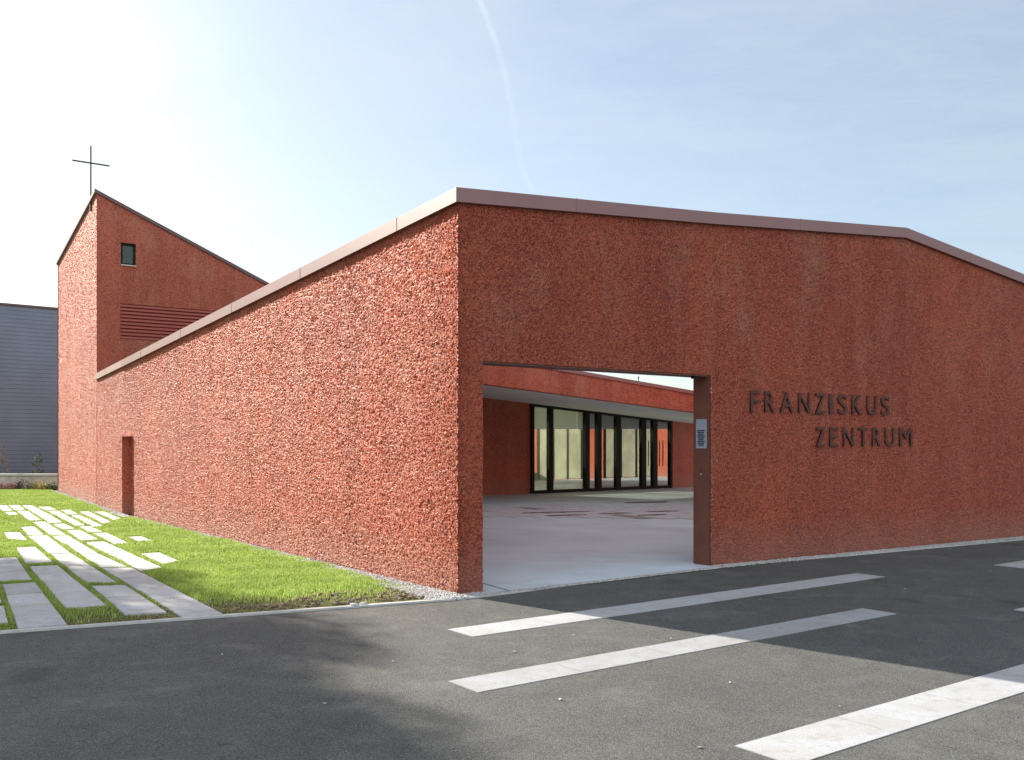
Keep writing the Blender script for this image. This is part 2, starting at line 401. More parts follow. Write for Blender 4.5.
# right roof in two falls
mb.add(pr, [(0, 1, 4, 5), (1, 2, 3, 4)])
mb.build('roof', M['roofing'], centre, fix=False)
WM = np.array([-.80, 15.0])
mb = MB(); vq(WL[0], WM, 0, zP-.13, 0, 5.4); vq(WM, WL[1], 0, 5.4, 0, 5.2); mb.build('courtyard_wall', M['wall_far'], centre)
mb = MB(); vq(E2, EQ, 0, zE2-.15, 0, zE2-.15); vq(EQ, RQ, 0, zE2-.15, 0, zR-.4)
vq(RQ, RB, 0, zR-.4, 0, 3.6); vq(RB, RB+unit(R_-K)*3, 0, 3.4, 0, 3.4)
mb.build('courtyard_wall', M['wall_far'], centre)
dq = unit(EQ-RQ); nq = np.array([-dq[1], dq[0]])
for k, (s0, s1) in enumerate(((.8, 3.6), (5.2, 8.6))):
    mb = MB(); mb.bar(RQ+dq*s0+nq*.04, RQ+dq*s1+nq*.04, .03, .05, 2.7); mb.build('curtain', M['curtain'], centre)
    mb = MB()
    for t in np.linspace(s0, s1, 4): mb.bar(RQ+dq*(t-.05)+nq*.09, RQ+dq*(t+.05)+nq*.09, .06, 0.02, 2.75)
    mb.bar(RQ+dq*s0+nq*.09, RQ+dq*s1+nq*.09, .05, 2.7, 2.8); mb.build('window_frame', M['frame'], centre)
# right wing court front: fascia over a recessed glazed wall with render piers
A = Kj+dCK*.02; dR = unit(RB-A); nR = np.array([dR[1], -dR[0]])
mb = MB(); LR = np.linalg.norm(RB-A)
mb.bar(A, RB, .3, [2.75, 2.6], [zK-.2, 3.6], -.15); mb.build('fascia', M['wall_far'], centre)
mb = MB(); mb.prism([A+nR*.02+dR*.3, RB, RB+nR*2.4, A+nR*1.6+dR*2.2], [2.745, 2.595, 2.595, 2.745], [2.76, 2.61, 2.61, 2.76]); mb.build('soffit', M['soffit'], centre)
for s0, s1 in ((1.0, 2.2), (5.4, 6.3), (10.2, 11.6), (14.6, LR)):
    mb = MB(); mb.bar(A+dR*s0+nR*(.6 if s0 == 1.0 else 1.2), A+dR*s1+nR*1.2, .3, 0, 2.7); mb.build('render_pier', M['wall_far'], centre)
mb = MB()
for s0, s1 in ((2.2, 5.4), (6.3, 10.2), (11.6, 14.6)): mb.bar(A+dR*s0+nR*1.35, A+dR*s1+nR*1.35, .03, 0.02, 2.7)
mb.build('curtain', M['curtain'], centre)
mb = MB()
for s0, s1 in ((2.2, 5.4), (6.3, 10.2), (11.6, 14.6)):
    for k in range(4):
        s = s0+(s1-s0)*k/3; mb.bar(A+dR*(s-.04)+nR*1.2, A+dR*(s+.04)+nR*1.2, .1, 0, 2.72)
mb.build('window_frame', M['frame'], centre)

# ------------------------------------------------------------------ lettering on the right wall
sign = empty('wall_lettering', (*on_line(K, E_, 830), 1.7), 'dark brown capitals reading FRANZISKUS ZENTRUM on the red wall', 'lettering')
def glyph_mesh(ch):
    cu = bpy.data.curves.new('glyph', 'FONT'); cu.body = ch; cu.extrude = .5; cu.offset = 0.0 if ch in 'MN' else .004; cu.resolution_u = 6
    ob = bpy.data.objects.new('glyph', cu); COL.objects.link(ob)
    dg = bpy.context.evaluated_depsgraph_get(); me = bpy.data.meshes.new_from_object(ob.evaluated_get(dg))
    bpy.data.objects.remove(ob); return me
def letter(ch, x0, x1, y0, y1):
    p0 = on_line(K, E_, 740+x0/5.389); p1 = on_line(K, E_, 740+x1/5.389)
    zt = y1; zb = y0
    me = glyph_mesh(ch); n = len(me.vertices); co = np.zeros(n*3); me.vertices.foreach_get('co', co); co = co.reshape(-1, 3)
    mn = co.min(0); mx = co.max(0); t = (co-mn)/(mx-mn)
    # glyph depth axis -> out of the wall
    P = p0[None]+(p1-p0)[None]*t[:, 0:1]+(-nKE)[None]*(t[:, 2:3]*.028-.022)
    out = np.concatenate([P, (zb+(zt-zb)*t[:, 1:2])], 1)
    me.vertices.foreach_set('co', out.astype(np.float32).ravel()); me.update()
    me.name = 'letter'; return link('letter', me, M['lettering'], sign)
for ch, a, b in zip('FRANZISKUS', (58, 135, 218, 318, 408, 483, 530, 605, 685, 762), (103, 190, 288, 378, 460, 500, 577, 657, 738, 805)):
    letter(ch, a, b, 2.268, 2.588)
for ch, a, b in zip('ZENTRUM', (412, 485, 558, 640, 715, 783, 862), (458, 528, 613, 690, 759, 833, 928)):
    letter(ch, a, b, 1.746, 2.056)

# intercom plate and key switch on the jamb
J0 = K-dCK*.012+nCK*.02; 
ic = empty('intercom_panel', (*(J0+nCK*.12), 1.55), 'narrow grey metal intercom plate with printed lines on the brown portal jamb', 'intercom')
def jbox(name, s0, s1, z0, z1, proud, mat, parent, base=0.0):
    mb = MB(); o = K-dCK*(.012+base); mb.prism([o+nCK*s0, o+nCK*s1, o+nCK*s1-dCK*proud, o+nCK*s0-dCK*proud], z0, z1)
    return mb.build(name, mat, parent, bevel=min(.002, proud*.3))
jbox('plate', .09, .29, 1.72, 2.15, .012, M['alu'], ic)
for k in range(9):
    w = .10+.05*((k*7) % 3)/2
    jbox('printed_line', .19-w/2, .19+w/2, 1.76+k*.027, 1.776+k*.027, .003, M['ink'], ic, .013)
ks = empty('key_switch', (*(J0+nCK*.2), 1.2), 'small round door bell and key switch under the intercom plate', 'door bell')
jbox('plate', .15, .23, 1.30, 1.44, .01, M['lining'], ks)
for z in (1.34, 1.40): jbox('button', .175, .205, z-.012, z+.012, .006, M['alu'] if z < 1.35 else M['ink'], ks, .011)
# small lamp/hook at the head of the portal
dt = empty('door_closer', (*(K-dCK*.25), LINT-.05), 'small dark fitting under the lintel at the portal right end', 'fitting')
mb = MB(); q = K-dCK*.22+nCK*.1; mb.bar(q-dCK*.09, q, .06, LINT-.06, LINT-.021); mb.build('housing', M['frame'], dt, bevel=.005)

# ------------------------------------------------------------------ tower
tower = empty('church_tower', (T[0], T[1], 0), 'rust-red tower with steep slanted top, one small window and a louvre', 'tower')
dF = unit((.8216, .5706)); W_T = 9.0; TF = T+dF*W_T; TBF = TB+dF*W_T
zt0 = zat(T, 190); ztb = zat(TB, 262.5); e = on_line(T, TF, 268); zslope = (zat(e, 284)-zt0)/np.linalg.norm(e-T)
ztf = zt0+zslope*W_T; ztbf = ztb+ztf-zt0
def holed(name, A, B, z0, zA, zB, holes, depth, nin, mat, parent, reveal_mat=None):
    A = V2(A); B = V2(B); Ln = np.linalg.norm(B-A); d = (B-A)/Ln
    ss = sorted({0, Ln, *[h[0] for h in holes], *[h[1] for h in holes]}); zs = sorted({z0, *[h[2] for h in holes], *[h[3] for h in holes]})
    mb = MB()
    for i in range(len(ss)-1):
        s0, s1 = ss[i], ss[i+1]; t0 = zA+(zB-zA)*s0/Ln; t1 = zA+(zB-zA)*s1/Ln
        zz = [(z, z) for z in zs if z < min(t0, t1)-.01]+[(t0, t1)]
        for j in range(len(zz)-1):
            zm = (zz[j][0]+zz[j+1][0])/2; sm = (s0+s1)/2
            if any(h[0] < sm < h[1] and h[2] < zm < h[3] for h in holes): continue
            p, q = A+d*s0, A+d*s1
            mb.quad((*p, zz[j][0]), (*q, zz[j][1]), (*q, zz[j+1][1]), (*p, zz[j+1][0]))
    for h in holes:
        p, q = A+d*h[0], A+d*h[1]; pi, qi = p+nin*depth, q+nin*depth; a, b = h[2], h[3]
        mb.quad((*p, a), (*q, a), (*qi, a), (*pi, a)); mb.quad((*q, b), (*p, b), (*pi, b), (*qi, b))
        mb.quad((*p, b), (*p, a), (*pi, a), (*pi, b)); mb.quad((*q, a), (*q, b), (*qi, b), (*qi, a))
    return mb.build(name, mat, parent, fix=False)
nF = np.array([-dF[1], dF[0]])
def tf(px): return np.linalg.norm(on_line(T, TF, px)-T)
w0, w1 = tf(120.8), tf(136.0); wz0 = zat(on_line(T, TF, 128), 265.4); wz1 = zat(on_line(T, TF, 128), 243.2)
l0, l1 = tf(120.5), tf(215); lz1 = zat(on_line(T, TF, 120.5), 303.3); lz0 = zat(on_line(T, TF, 120.5), 338.7)
holed('front_wall', T+dF*.018, TF, 0, zt0, ztf, [(w0-.018, w1-.018, wz0, wz1), (l0-.018, l1-.018, lz0, lz1)], .16, nF, M['wall_far'], tower)
nTn = np.array([dT[1], -dT[0]])
nu, nv = 230, 420
tt = np.linspace(0, 1, nu+1)[:, None]; zz_ = np.linspace(0, 1, nv+1)[None, :]
G = np.zeros((nu+1, nv+1, 3)); G[:, :, 0] = TB[0]+(T[0]-TB[0])*tt; G[:, :, 1] = TB[1]+(T[1]-TB[1])*tt; G[:, :, 2] = -.05+(ztb+(zt0-ztb)*tt+.05)*zz_
a_, b_ = np.meshgrid(np.arange(nu), np.arange(nv), indexing='ij'); q_ = (a_*(nv+1)+b_).ravel()
link('lawn_side_wall', np_mesh('lawn_side_wall', G.reshape(-1, 3), np.stack([q_, q_+nv+1, q_+nv+2, q_+1], 1)), M['wall'], tower, True)
mb = MB(); mb.quad((*TBF, 0), (*TB, 0), (*TB, ztb), (*TBF, ztbf)); mb.quad((*TF, 0), (*TBF, 0), (*TBF, ztbf), (*TF, ztf))
mb.build('rear_wall', M['wall_far'], tower, fix=False)
cp = [(T, zt0), (TF, ztf), (TBF, ztbf), (TB, ztb)]
cen = (T+TF+TB+TBF)/4
mb = MB(); ex = [p+unit(p-cen)*.07 for p, z in cp]
mb.prism(ex, [z-.07 for p, z in cp], [z+.035 for p, z in cp]); mb.build('roof_sheet', M['coping_thin'], tower)
# window
P0, P1 = T+dF*w0, T+dF*w1
win = None
mb = MB(); fr = .07; i0, i1 = P0+nF*.10, P1+nF*.10
mb.bar(i0, i1, .05, wz0, wz0+fr); mb.bar(i0, i1, .05, wz1-fr, wz1)
mb.bar(i0, i0+dF*fr, .05, wz0+fr, wz1-fr); mb.bar(i1-dF*fr, i1, .05, wz0+fr, wz1-fr)
win = mb.build('window', M['frame'], tower)
mb = MB(); mb.bar(i0+dF*fr, i1-dF*fr, .012, wz0+fr, wz1-fr, .0); mb.build('pane', M['glass_dark'], win)
mb = MB(); mb.bar(P0+nF*.05, P1+nF*.05, .18, wz0-.02, wz0+.012); mb.build('sill', M['sill'], win)
mb = MB(); mb.prism([P0+nF*1.3, P1+nF*1.3, P1+nF*1.4, P0+nF*1.4], wz0-.2, wz1+.2); mb.build('window_backing', M['dark'], tower)
mb = MB(); mb.tube([(*((P0+P1)/2+nF*.8), wz0), (*((P0+P1)/2+nF*.8), wz0+.25), (*((P0+P1)/2+nF*.8), wz0+.42)], [.22, .16, .05], 10); mb.build('bell', M['alu'], tower)
# louvre
lv = None
mb = MB(); q0, q1 = T+dF*l0, T+dF*l1; nsl = 10; pitch = (lz1-lz0)/nsl
for k in range(nsl):
    z = lz0+pitch*(k+.12)
    a, b = q0-nF*.012, q1-nF*.012; c, d_ = q1+nF*.07, q0+nF*.07
    mb.add([(*a, z), (*b, z), (*c, z+pitch*.75), (*d_, z+pitch*.75), (*a, z+pitch*.5), (*b, z+pitch*.5), (*c, z+pitch*.98), (*d_, z+pitch*.98)],
           [(0, 1, 2, 3), (7, 6, 5, 4), (0, 4, 5, 1), (3, 2, 6, 7), (0, 3, 7, 4), (1, 5, 6, 2)])
lv = mb.build('louvre', M['slat'], tower)
mb = MB(); mb.quad((*(q0+nF*.15), lz0), (*(q1+nF*.15), lz0), (*(q1+nF*.15), lz1), (*(q0+nF*.15), lz1)); mb.build('louvre_backing', M['slat'], tower)

# cross on the tower's side edge
cb = on_line(T, TB, 90.7); cz0 = zat(cb, 207); cz1 = zat(cb, 146)
cross = empty('roof_cross', (*cb, cz0), 'thin dark metal cross standing on the highest corner of the tower', 'cross')
cb2 = cb-nTn*.0
mb = MB(); mb.bar(cb2-dF*.022, cb2+dF*.022, .044, cz0-.12, zat(cb2, 146)); mb.build('upright', M['steelcross'], cross)
cc = np.array([cb2[0], cb2[1]]); zc = zat(cc, 163.4)
pa = on_line(cc, cc+dF, 71.9); pb = on_line(cc, cc+dF, 109.2)
mb = MB(); mb.bar(pa, pb, .034, zc-.02, zc+.02, -.0395); mb.build('crossbar', M['steelcross'], cross)
mb = MB(); mb.bar(cb2-dF*.022, cb2+dF*.13, .03, cz0-.03, cz0+.0, .0); mb.build('bracket', M['steelcross'], cross)

# ------------------------------------------------------------------ court building at the back
cbd = empty('courtyard_building', (-.95, 32.3, 0), 'single-storey glazed building under a deep roof behind the portal', 'building')
GA = g(484, 496); GB0 = g(530.5, 494); GB1 = g(670.5, 488.2); dG = unit(GB1-GB0); nG = np.array([-dG[1], dG[0]])
GL = GB0-dG*8.5; GR = GB1+dG*4.0
FA = np.array([-.76, 25.9]); FB = np.array([5.26, 27.6]); dFs = unit(FB-FA); nFs = np.array([-dFs[1], dFs[0]]); LF = np.linalg.norm(FB-FA)
FL = FA-dFs*.9; FR = FB+dFs*2.6
def fb(s): return 3.41+(2.70-3.41)*s/LF      # fascia bottom at distance s from FA
def ft(s): return 4.20+(3.30-4.20)*s/LF
mb = MB(); mb.bar(FL, FR, .35, [fb(-.9), fb(LF+2.6)], [ft(-.9)-.08, ft(LF+2.6)-.08], .175); mb.build('fascia', M['wall_far'], cbd)
mb = MB(); mb.bar(FL, FR, .43, [ft(-.9)-.08, ft(LF+2.6)-.08], [ft(-.9)+.02, ft(LF+2.6)+.02], .175); mb.build('fascia_coping', M['coping'], cbd)
sA = np.linalg.norm(GB0-GL)
def gz(s): return 3.19+(2.68-3.19)*(s)/np.linalg.norm(GB1-GB0)   # soffit height at distance s from GB0
zGL, zGR = gz(-8.5), gz(np.linalg.norm(GR-GB0))
p = [(*(FL+nFs*.02), fb(-.9)), (*(FR+nFs*.02), fb(LF+2.6)), (*GR, zGR), (*GL, zGL)]
mb = MB(); nn = 12; r0 = [V2(p[0])+(V2(p[1])-V2(p[0]))*i/nn for i in range(nn+1)]; r1 = [V2(p[3])+(V2(p[2])-V2(p[3]))*i/nn for i in range(nn+1)]
for i in range(nn): mb.quad(r0[i]+[0, 0, .004], r0[i+1]+[0, 0, .004], r1[i+1], r1[i])
mb.build('soffit', M['soffit'], cbd)
mb = MB(); mb.add([(*FL, ft(-.9)-.06), (*FR, ft(LF+2.6)-.06), (*(GR+nG*1.2), 3.1), (*(GL+nG*1.2), 4.0)], [(0, 1, 2, 3)]); mb.build('roof', M['roofing'], cbd)
mb = MB(); mb.bar(GL, GB0, .3, 0, [zGL, gz(0)+.02], .15); mb.build('side_wall', M['oldred'], cbd)
mb = MB(); mb.bar(GB1, GR, .3, 0, [gz(np.linalg.norm(GB1-GB0))+.02, zGR], .15); mb.build('side_wall', M['oldred'], cbd)
mb = MB(); mb.bar(GR, GR+nG*8, .3, 0, 3.2); mb.bar(GL, GL+nG*8, .3, 0, 4.0); mb.bar(GL+nG*8, GR+nG*8, .3, 0, [4.1, 3.1]); mb.build('rear_wall', M['wall_far'], cbd)
def gs(px): return np.dot(on_line(GB0, GB1, px)-GB0, dG)
Lg = np.linalg.norm(GB1-GB0)
mb = MB(); mull = [(530.4, 533), (547.8, 552), (584, 588.3), (595.8, 600.2), (615, 619.5), (640.4, 644.8), (651.8, 656), (669, 671)]
for a, b in mull:
    s0, s1 = gs(a), gs(b); mb.bar(GB0+dG*s0, GB0+dG*s1, .14, .0, [gz(s0), gz(s1)], -.02)
gf = mb.build('glazing_frame', M['frame'], cbd)
mb = MB(); mb.bar(GB0+dG*.001, GB1-dG*.001, .12, 0.0, .12, -.02); mb.bar(GB0, GB1, .12, [gz(0)-.09, gz(Lg)-.09], [gz(0)-.003, gz(Lg)-.003], -.02); mb.build('glazing_rail', M['frame'], cbd)
for (a, b), (c, d_) in zip(mull[:-1], mull[1:]):
    s0, s1 = gs(b), gs(c); p0, p1 = GB0+dG*(s0-.01), GB0+dG*(s1+.01)
    mb = MB(); mb.bar(p0, p1, .012, .11, [gz(s0)-.08, gz(s1)-.08], 0); mb.build('pane', M['glass'], gf, fix=False)
for px in (650, 661):
    mb = MB(); s = gs(px); q = GB0+dG*s-nG*.10; mb.tube([(*q, .9), (*q, 1.9)], .02); mb.build('pull_handle', M['frame'], cbd)
# interior
mb = MB(); I0, I1 = GB0-dG*3+nG*5.5, GB1+dG*3+nG*5.5
mb.bar(I0, I1, .1, 0, 3.6); mb.bar(GB0-dG*2.9+nG*.3, I0, .1, 0, 3.6); mb.bar(GB1+dG*2.9+nG*.3, I1, .1, 0, 3.6)
q = GB0+dG*gs(622); mb.bar(q+nG*2.6, q+nG*2.6+dG*7, .12, 0, 3.1)
mb.build('interior_wall', M['beige'], cbd)
mb = MB(); mb.quad((*(GB0-dG*3+nG*.2), .012), (*(GB1+dG*3+nG*.2), .012), (*I1, .012), (*I0, .012)); mb.build('interior_floor', M['concrete'], cbd)
mb = MB(); mb.quad((*(GB0-dG*3+nG*.16), gz(-3)+.05), (*(GB1+dG*3+nG*.16), gz(Lg+3)+.05), (*(GB1+dG*3+nG*1.2), 2.75), (*(GB0-dG*3+nG*1.2), 3.3)); mb.build('interior_ceiling', M['soffit'], cbd)
mb = MB(); q = on_line(GB0+nG*2.5, GB1+nG*2.5, 657.5); mb.bar(q, q+dG*.45, .06, 0, 2.25)
q = on_line(GB0+nG*2.5, GB1+nG*2.5, 648); mb.bar(q, q+dG*.12, .06, 0, 2.25); mb.build('interior_door', M['dark'], cbd)
ls = empty('wall_lamp', (*(on_line(GB0+nG*2.4, GB1+nG*2.4, 638.0)), 2.2), 'small pale round lamp on the wall inside the glazed building', 'lamp')
q = on_line(GB0+nG*2.45, GB1+nG*2.45, 638.0); mb = MB(); mb.tube([(*q, 2.12), (*q, 2.3)], .07, 10); mb.build('shade', M['plaster_white'], ls)
# small vent pipe on that roof
vp = empty('roof_pipe', (3.4, 27.4, 3.6), 'thin upright pipe on the low roof seen through the portal', 'pipe')
q = on_line(FA+nFs*.3, FB+nFs*.3, 638.5); sp = np.dot(q-FA, dFs); mb = MB(); mb.tube([(*q, ft(sp)-.06), (*q, ft(sp)+.17)], .012); mb.build('pipe', M['steelcross'], vp)
mb = MB(); mb.tube([(*q, ft(sp)+.14), (*q, ft(sp)+.19)], .022); mb.build('cap', M['steelcross'], vp)

# ------------------------------------------------------------------ ground sheets
def sheet(name, pts, z, mat, kind='structure', label=None):
    mb = MB(); mb.add([(p[0], p[1], z) for p in pts], [tuple(range(len(pts)))])
    o = mb.build(name, mat, fix=False); o['kind'] = kind
    if o.data.polygons[0].normal.z < 0: o.data.flip_normals()
    return o
M['field'] = mat_simple('field', (.09, .12, .04), .95, 0, .3, .3)
sheet('ground', [(-4000, -4000), (4000, -4000), (4000, 4000), (-4000, 4000)], -.03, M['field'])
kd = unit(g(120, 624.5)-g(0, 634)); k0 = g(0, 634); kN = np.array([-kd[1], kd[0]])
kc = g(456, 600.5)
kL = k0-kd*12
g1 = g(484, 597.2); g2 = g(695, 570.3); g3 = g(1024, 540); g4 = g3+dKE*8
sheet('road', [(-60, -20), (40, -20), (40, 26), g4, g3, g2, g1, kc, k0, kL, (-60, kL[1]-20)], 0, M['asphalt'])
# lawn bed
lawn_poly = [kL, k0, kc, C-dL*.02, KK, T, TB, (-17.5, 36.6), (-45, 36.6), (-45, 14), ]
M['lawnbed'] = None
def mat_lawnbed():
    m, nt, b, out = new_mat('lawn_bed'); N = NT(nt); v = N.coord()
    t = N.noise(v, 2.0, 5, .65); s = N.noise(v, 18, 4, .7)
    c = N.mix(N.ramp(t, [(.35, 0), (.65, 1)]), (.055, .085, .016), (.12, .105, .05))
    c = N.mix(N.ramp(s, [(.4, 0), (.7, .6)]), c, (.21, .17, .09))
    N.l(c, b.inputs['Base Color']); b.inputs['Roughness'].default_value = .95; b.inputs['Specular IOR Level'].default_value = .1
    N.bump(s, 1, .03, b); return m
M['lawnbed'] = mat_lawnbed()
sheet('lawn', lawn_poly, .004, M['lawnbed'])
# kerb edging
mb = MB()
pl = [kL, k0, kc]
for a, b in zip(pl[:-1], pl[1:]): mb.bar(a, b, .075, -.05, .022, .036)
mb.bar(kc+(.01, .02), g1, .06, -.05, .018, .03)
for a, b in ((g1, g2), (g2, g3), (g3, g4)): mb.bar(a, b, .03, -.05, .014, .015)
o = mb.build('kerb', M['kerb']); o['kind'] = 'structure'
# courtyard floor
gut = [PIER-nCK*.05, K-nCK*.05]
sheet('courtyard_floor', [PIER-nCK*.14-dCK*.0, K-nCK*.14, K+nCK*.1, (9.5, 29), (22, 34), (22, 60), (-9, 60), (-6, 27), Pi-dCK*.2], .010, M['concrete'])
# gravel beds
sheet('gravel_bed', [g1, g2, g3, g4, E2, E_, K-nCK*.13, PIER-nCK*.13], .006, M['gravelbed'])
gw0 = C-nL*.42
sheet('gravel_bed', [C, C-nCK*.27, kc+(.0, .03), kc-kd*.30+kN*.06, L-nL*.22, L], .007, M['gravelbed'])
# expansion joints in the court floor
mb = MB(); a = g(484, 584.5); b = g(511, 592.2); mb.bar(a-(b-a)*2, b+(b-a)*.1, .012, .0105, .0145)
o = mb.build('floor_joint', M['dark']); o['kind'] = 'structure'

# court strip paving (rows of granite, grassed gaps)
dP = unit((-.5415, .8407)); pP = np.array([dP[1], -dP[0]])
mb = MB(); mg = MB()
def clipseg(o, d, y0, y1): return o+d*((y0-o[1])/d[1]), o+d*((y1-o[1])/d[1])
for r in range(-4, 28):
    o = np.array([1.5, 25.0])+pP*(r*.46-5)
    y0 = 22.6+.25*math.sin(r*12.9)*1.2; y1 = 27.4+.5*math.sin(r*7.3)
    a, b = clipseg(o, dP, y0, y1)
    t = 0; Ls = np.linalg.norm(b-a); s = 0
    while s < Ls-.2:
        e = min(Ls, s+random.choice([1.0, 1.4, 1.9])); q = a+unit(b-a)*s; w = a+unit(b-a)*(e-.02)
        if random.random() > .02 and q[0] > -1.2 and w[0] < 7: mb.bar(q, w, .39, .012, .024)
        s = e
    if -1.0 < a[0] < 7 and b[0] > -1.3: mg.bar(a, b, .455, .0115, .0155)
o = mb.build('courtyard_paving', mat_granite('court_granite', 1.35)); o['kind'] = 'structure'
o = mg.build('planting_gap', mat_simple('gap_sand', (.24, .235, .21), .9, 0, .3, 8)); o['kind'] = 'structure'
for i, (px, py, w) in enumerate(((556, 513.2, 1.0), (566, 516.3, .5), (615, 514.3, .35), (663, 512.3, .4), (652, 516, .3), (646, 503, .7))):
    c = g(px, py); mbp = MB(); mbp.prism([c+pP*(.16*math.cos(q)*1.1)+dFs*(w*.8*math.cos(q))+dP*(.16*math.sin(q)) for q in np.linspace(0, 6.283, 14)[:-1]], .02, .03)
    o = mbp.build('soil_patch', M['soil']); o['kind'] = 'structure'

# ------------------------------------------------------------------ granite bands in the asphalt
sd = unit((.806, .592)); sp_ = np.array([sd[1], -sd[0]])
def band(tip, length, label, w=.43, cuts=()):
    mb = MB(); s = 0; cuts = list(cuts) or list(np.arange(1.0, length, 1.02)); cuts = [0]+cuts+[length]
    for a, b in zip(cuts[:-1], cuts[1:]):
        mb.bar(tip+sd*(a+.003)+sp_*w/2, tip+sd*(b-.003)+sp_*w/2, w, -.05, .005)
    o = mb.build('granite_band', M['granite_band']); tag(o, label, 'paving band', 'granite bands inset in the asphalt'); return o
band(g(447.7, 629.7), np.linalg.norm(g(857.7, 573.6)-g(447.7, 629.7)), 'pale granite band in the asphalt nearest the portal, half in shadow')
band(g(447.7, 681.6), np.linalg.norm(g(865.3, 609)-g(447.7, 681.6)), 'middle pale granite band in the asphalt, mostly sunlit', .40)
band(g(734.4, 746.4), 7.0, 'front right granite band in the asphalt, nearest the camera', .42)
band(g(993.5, 565.3), 5.5, 'short shaded granite band end close to the wall at far right', .42)
band(g(1013.5, 610), 5.5, 'tip of a shaded granite band at the right edge midway down', .42)

# ------------------------------------------------------------------ slab path
def sp(q, ys): return q
SL = [
 ('A', [(-40, 610.5), (3.5, 608), (8.2, 624.5), (-42, 627.5)], ()),
 ('A', [(-52, 588), (-6, 586), (2.0, 604.5), (-42, 607)], ()),
 ('B', [(2.3, 586.4), (35.2, 584), (67.4, 626.8), (18.2, 630.6)], (.24, .51)),
 ('B', [(-15, 560), (16.4, 559.2), (32.2, 581.4), (-3, 584)], (.60,)),
 ('C', [(29.3, 568.2), (57.4, 567), (107.2, 607.8), (65.6, 611)], (.19,)),
 ('C', [(16.4, 549.2), (35.2, 548.3), (52.7, 563.9), (25.8, 565.6)], ()),
 ('C', [(3.5, 533.4), (19.3, 533.2), (28.1, 541.6), (8.2, 541)], ()),
 ('D', [(91.4, 587.9), (125, 586.9), (166.8, 614.2), (125, 616.1)], (.42,)),
 ('D', [(50.4, 555.7), (71.5, 554.9), (117.2, 584), (86.1, 585.2)], ()),
 ('D', [(28.1, 537.3), (46.9, 536.6), (70.3, 554.5), (49.2, 555.3)], ()),
 ('D', [(20.5, 528.1), (34, 527.5), (44.6, 535.9), (27.5, 536.5)], ()),
 ('D', [(4.4, 513), (15.1, 512.7), (18.6, 516.2), (8.9, 516.8)], ()),
 ('D', [(-6, 506.2), (6.3, 505.9), (13.2, 511.9), (3.3, 512.3)], ()),
 ('E', [(102, 570), (131.3, 569.2), (222.9, 615.7), (183.4, 619.2)], (.19, .40, .64)),
 ('E', [(80.9, 555.8), (98.4, 555.3), (127.2, 568.4), (100.8, 569.2)], ()),
 ('E', [(51, 537.3), (68, 536.6), (98.0, 554.9), (80.3, 555.4)], ()),
 ('E', [(32.2, 522.9), (44.5, 522.3), (66.6, 535.9), (50, 536.5)], ()),
 ('E', [(16.6, 511.9), (27.8, 511.5), (42, 521.4), (29, 522.2)], ()),
 ('E', [(8.0, 506.0), (19.0, 505.9), (26, 511.1), (14.8, 511.6)], ()),
 ('F', [(83.8, 543.4), (104.3, 542.8), (162.5, 569.2), (141.2, 572.9)], ()),
 ('F', [(65.5, 531.3), (79.7, 530.9), (99.3, 541), (81, 542.2)], ()),
 ('F', [(51.6, 525.2), (64.5, 524.6), (75.6, 529.9), (62.5, 530.6)], ()),
 ('F', [(37, 516), (50, 515.6), (62.8, 523.7), (49.5, 524.4)], ()),
 ('F', [(20.9, 506.0), (31.8, 506), (49.0, 515.2), (36.0, 515.6)], ()),
 ('G', [(92, 534.2), (106.5, 533.8), (129, 544.5), (114, 546)], ()),
 ('G', [(79.2, 527.9), (89.7, 527.3), (103, 533), (88.5, 533.6)], ()),
 ('G', [(47, 512), (58, 511.6), (86, 526.6), (75.2, 527.4)], ()),
 ('G', [(36.5, 507.6), (50, 507.3), (56.4, 511.1), (45.4, 511.5)], ()),
 ('H', [(127.5, 538), (141.6, 537.4), (152.3, 542), (137, 542.5)], ()),
 ('H', [(70, 516.3), (79.5, 515.9), (102.7, 526.8), (93, 528.0)], ()),
 ('H', [(60.4, 511), (70.3, 510.6), (78, 515.3), (68.6, 515.8)], ()),
 ('G', [(139.8, 555.4), (159.2, 554), (179, 562.5), (163.5, 566)], (.5,)),
 ('I', [(78.0, 512.7), (88.7, 512.3), (111.0, 522.8), (103, 525)], ()),
 ('J', [(93.2, 512.7), (103.6, 512.3), (121.5, 519.5), (113.3, 521.3)], ()),
 ('K', [(108, 513.2), (121.6, 513.3), (131.0, 518.0), (123.5, 518.6)], ()),
]
ORD = ['first', 'second', 'third', 'fourth', 'fifth', 'sixth', 'seventh', 'eighth', 'ninth', 'tenth', 'eleventh', 'twelfth']
bycol = {}
slabs2d = []
for c, q, cuts in SL:
    q = [g(*p) for p in q]; cuts = [0, *cuts, 1]
    for a, b in zip(cuts[:-1], cuts[1:]):
        # the cut fractions run in picture height; turn them into fractions of length on the ground
        def at(P, Q, t):
            ya = H*F/P[1]; yb = H*F/Q[1]; Y = H*F/(ya+(yb-ya)*t); s = (Y-P[1])/(Q[1]-P[1]); return P+(Q-P)*s
        eps = .004
        l0, l1 = at(q[0], q[3], a), at(q[0], q[3], b); r0, r1 = at(q[1], q[2], a), at(q[1], q[2], b)
        u = unit(l1-l0)*eps
        quad = [l0+(u if a > 0 else 0), r0+(u if a > 0 else 0), r1-(u if b < 1 else 0), l1-(u if b < 1 else 0)]
        bycol.setdefault(c, []).append(quad)
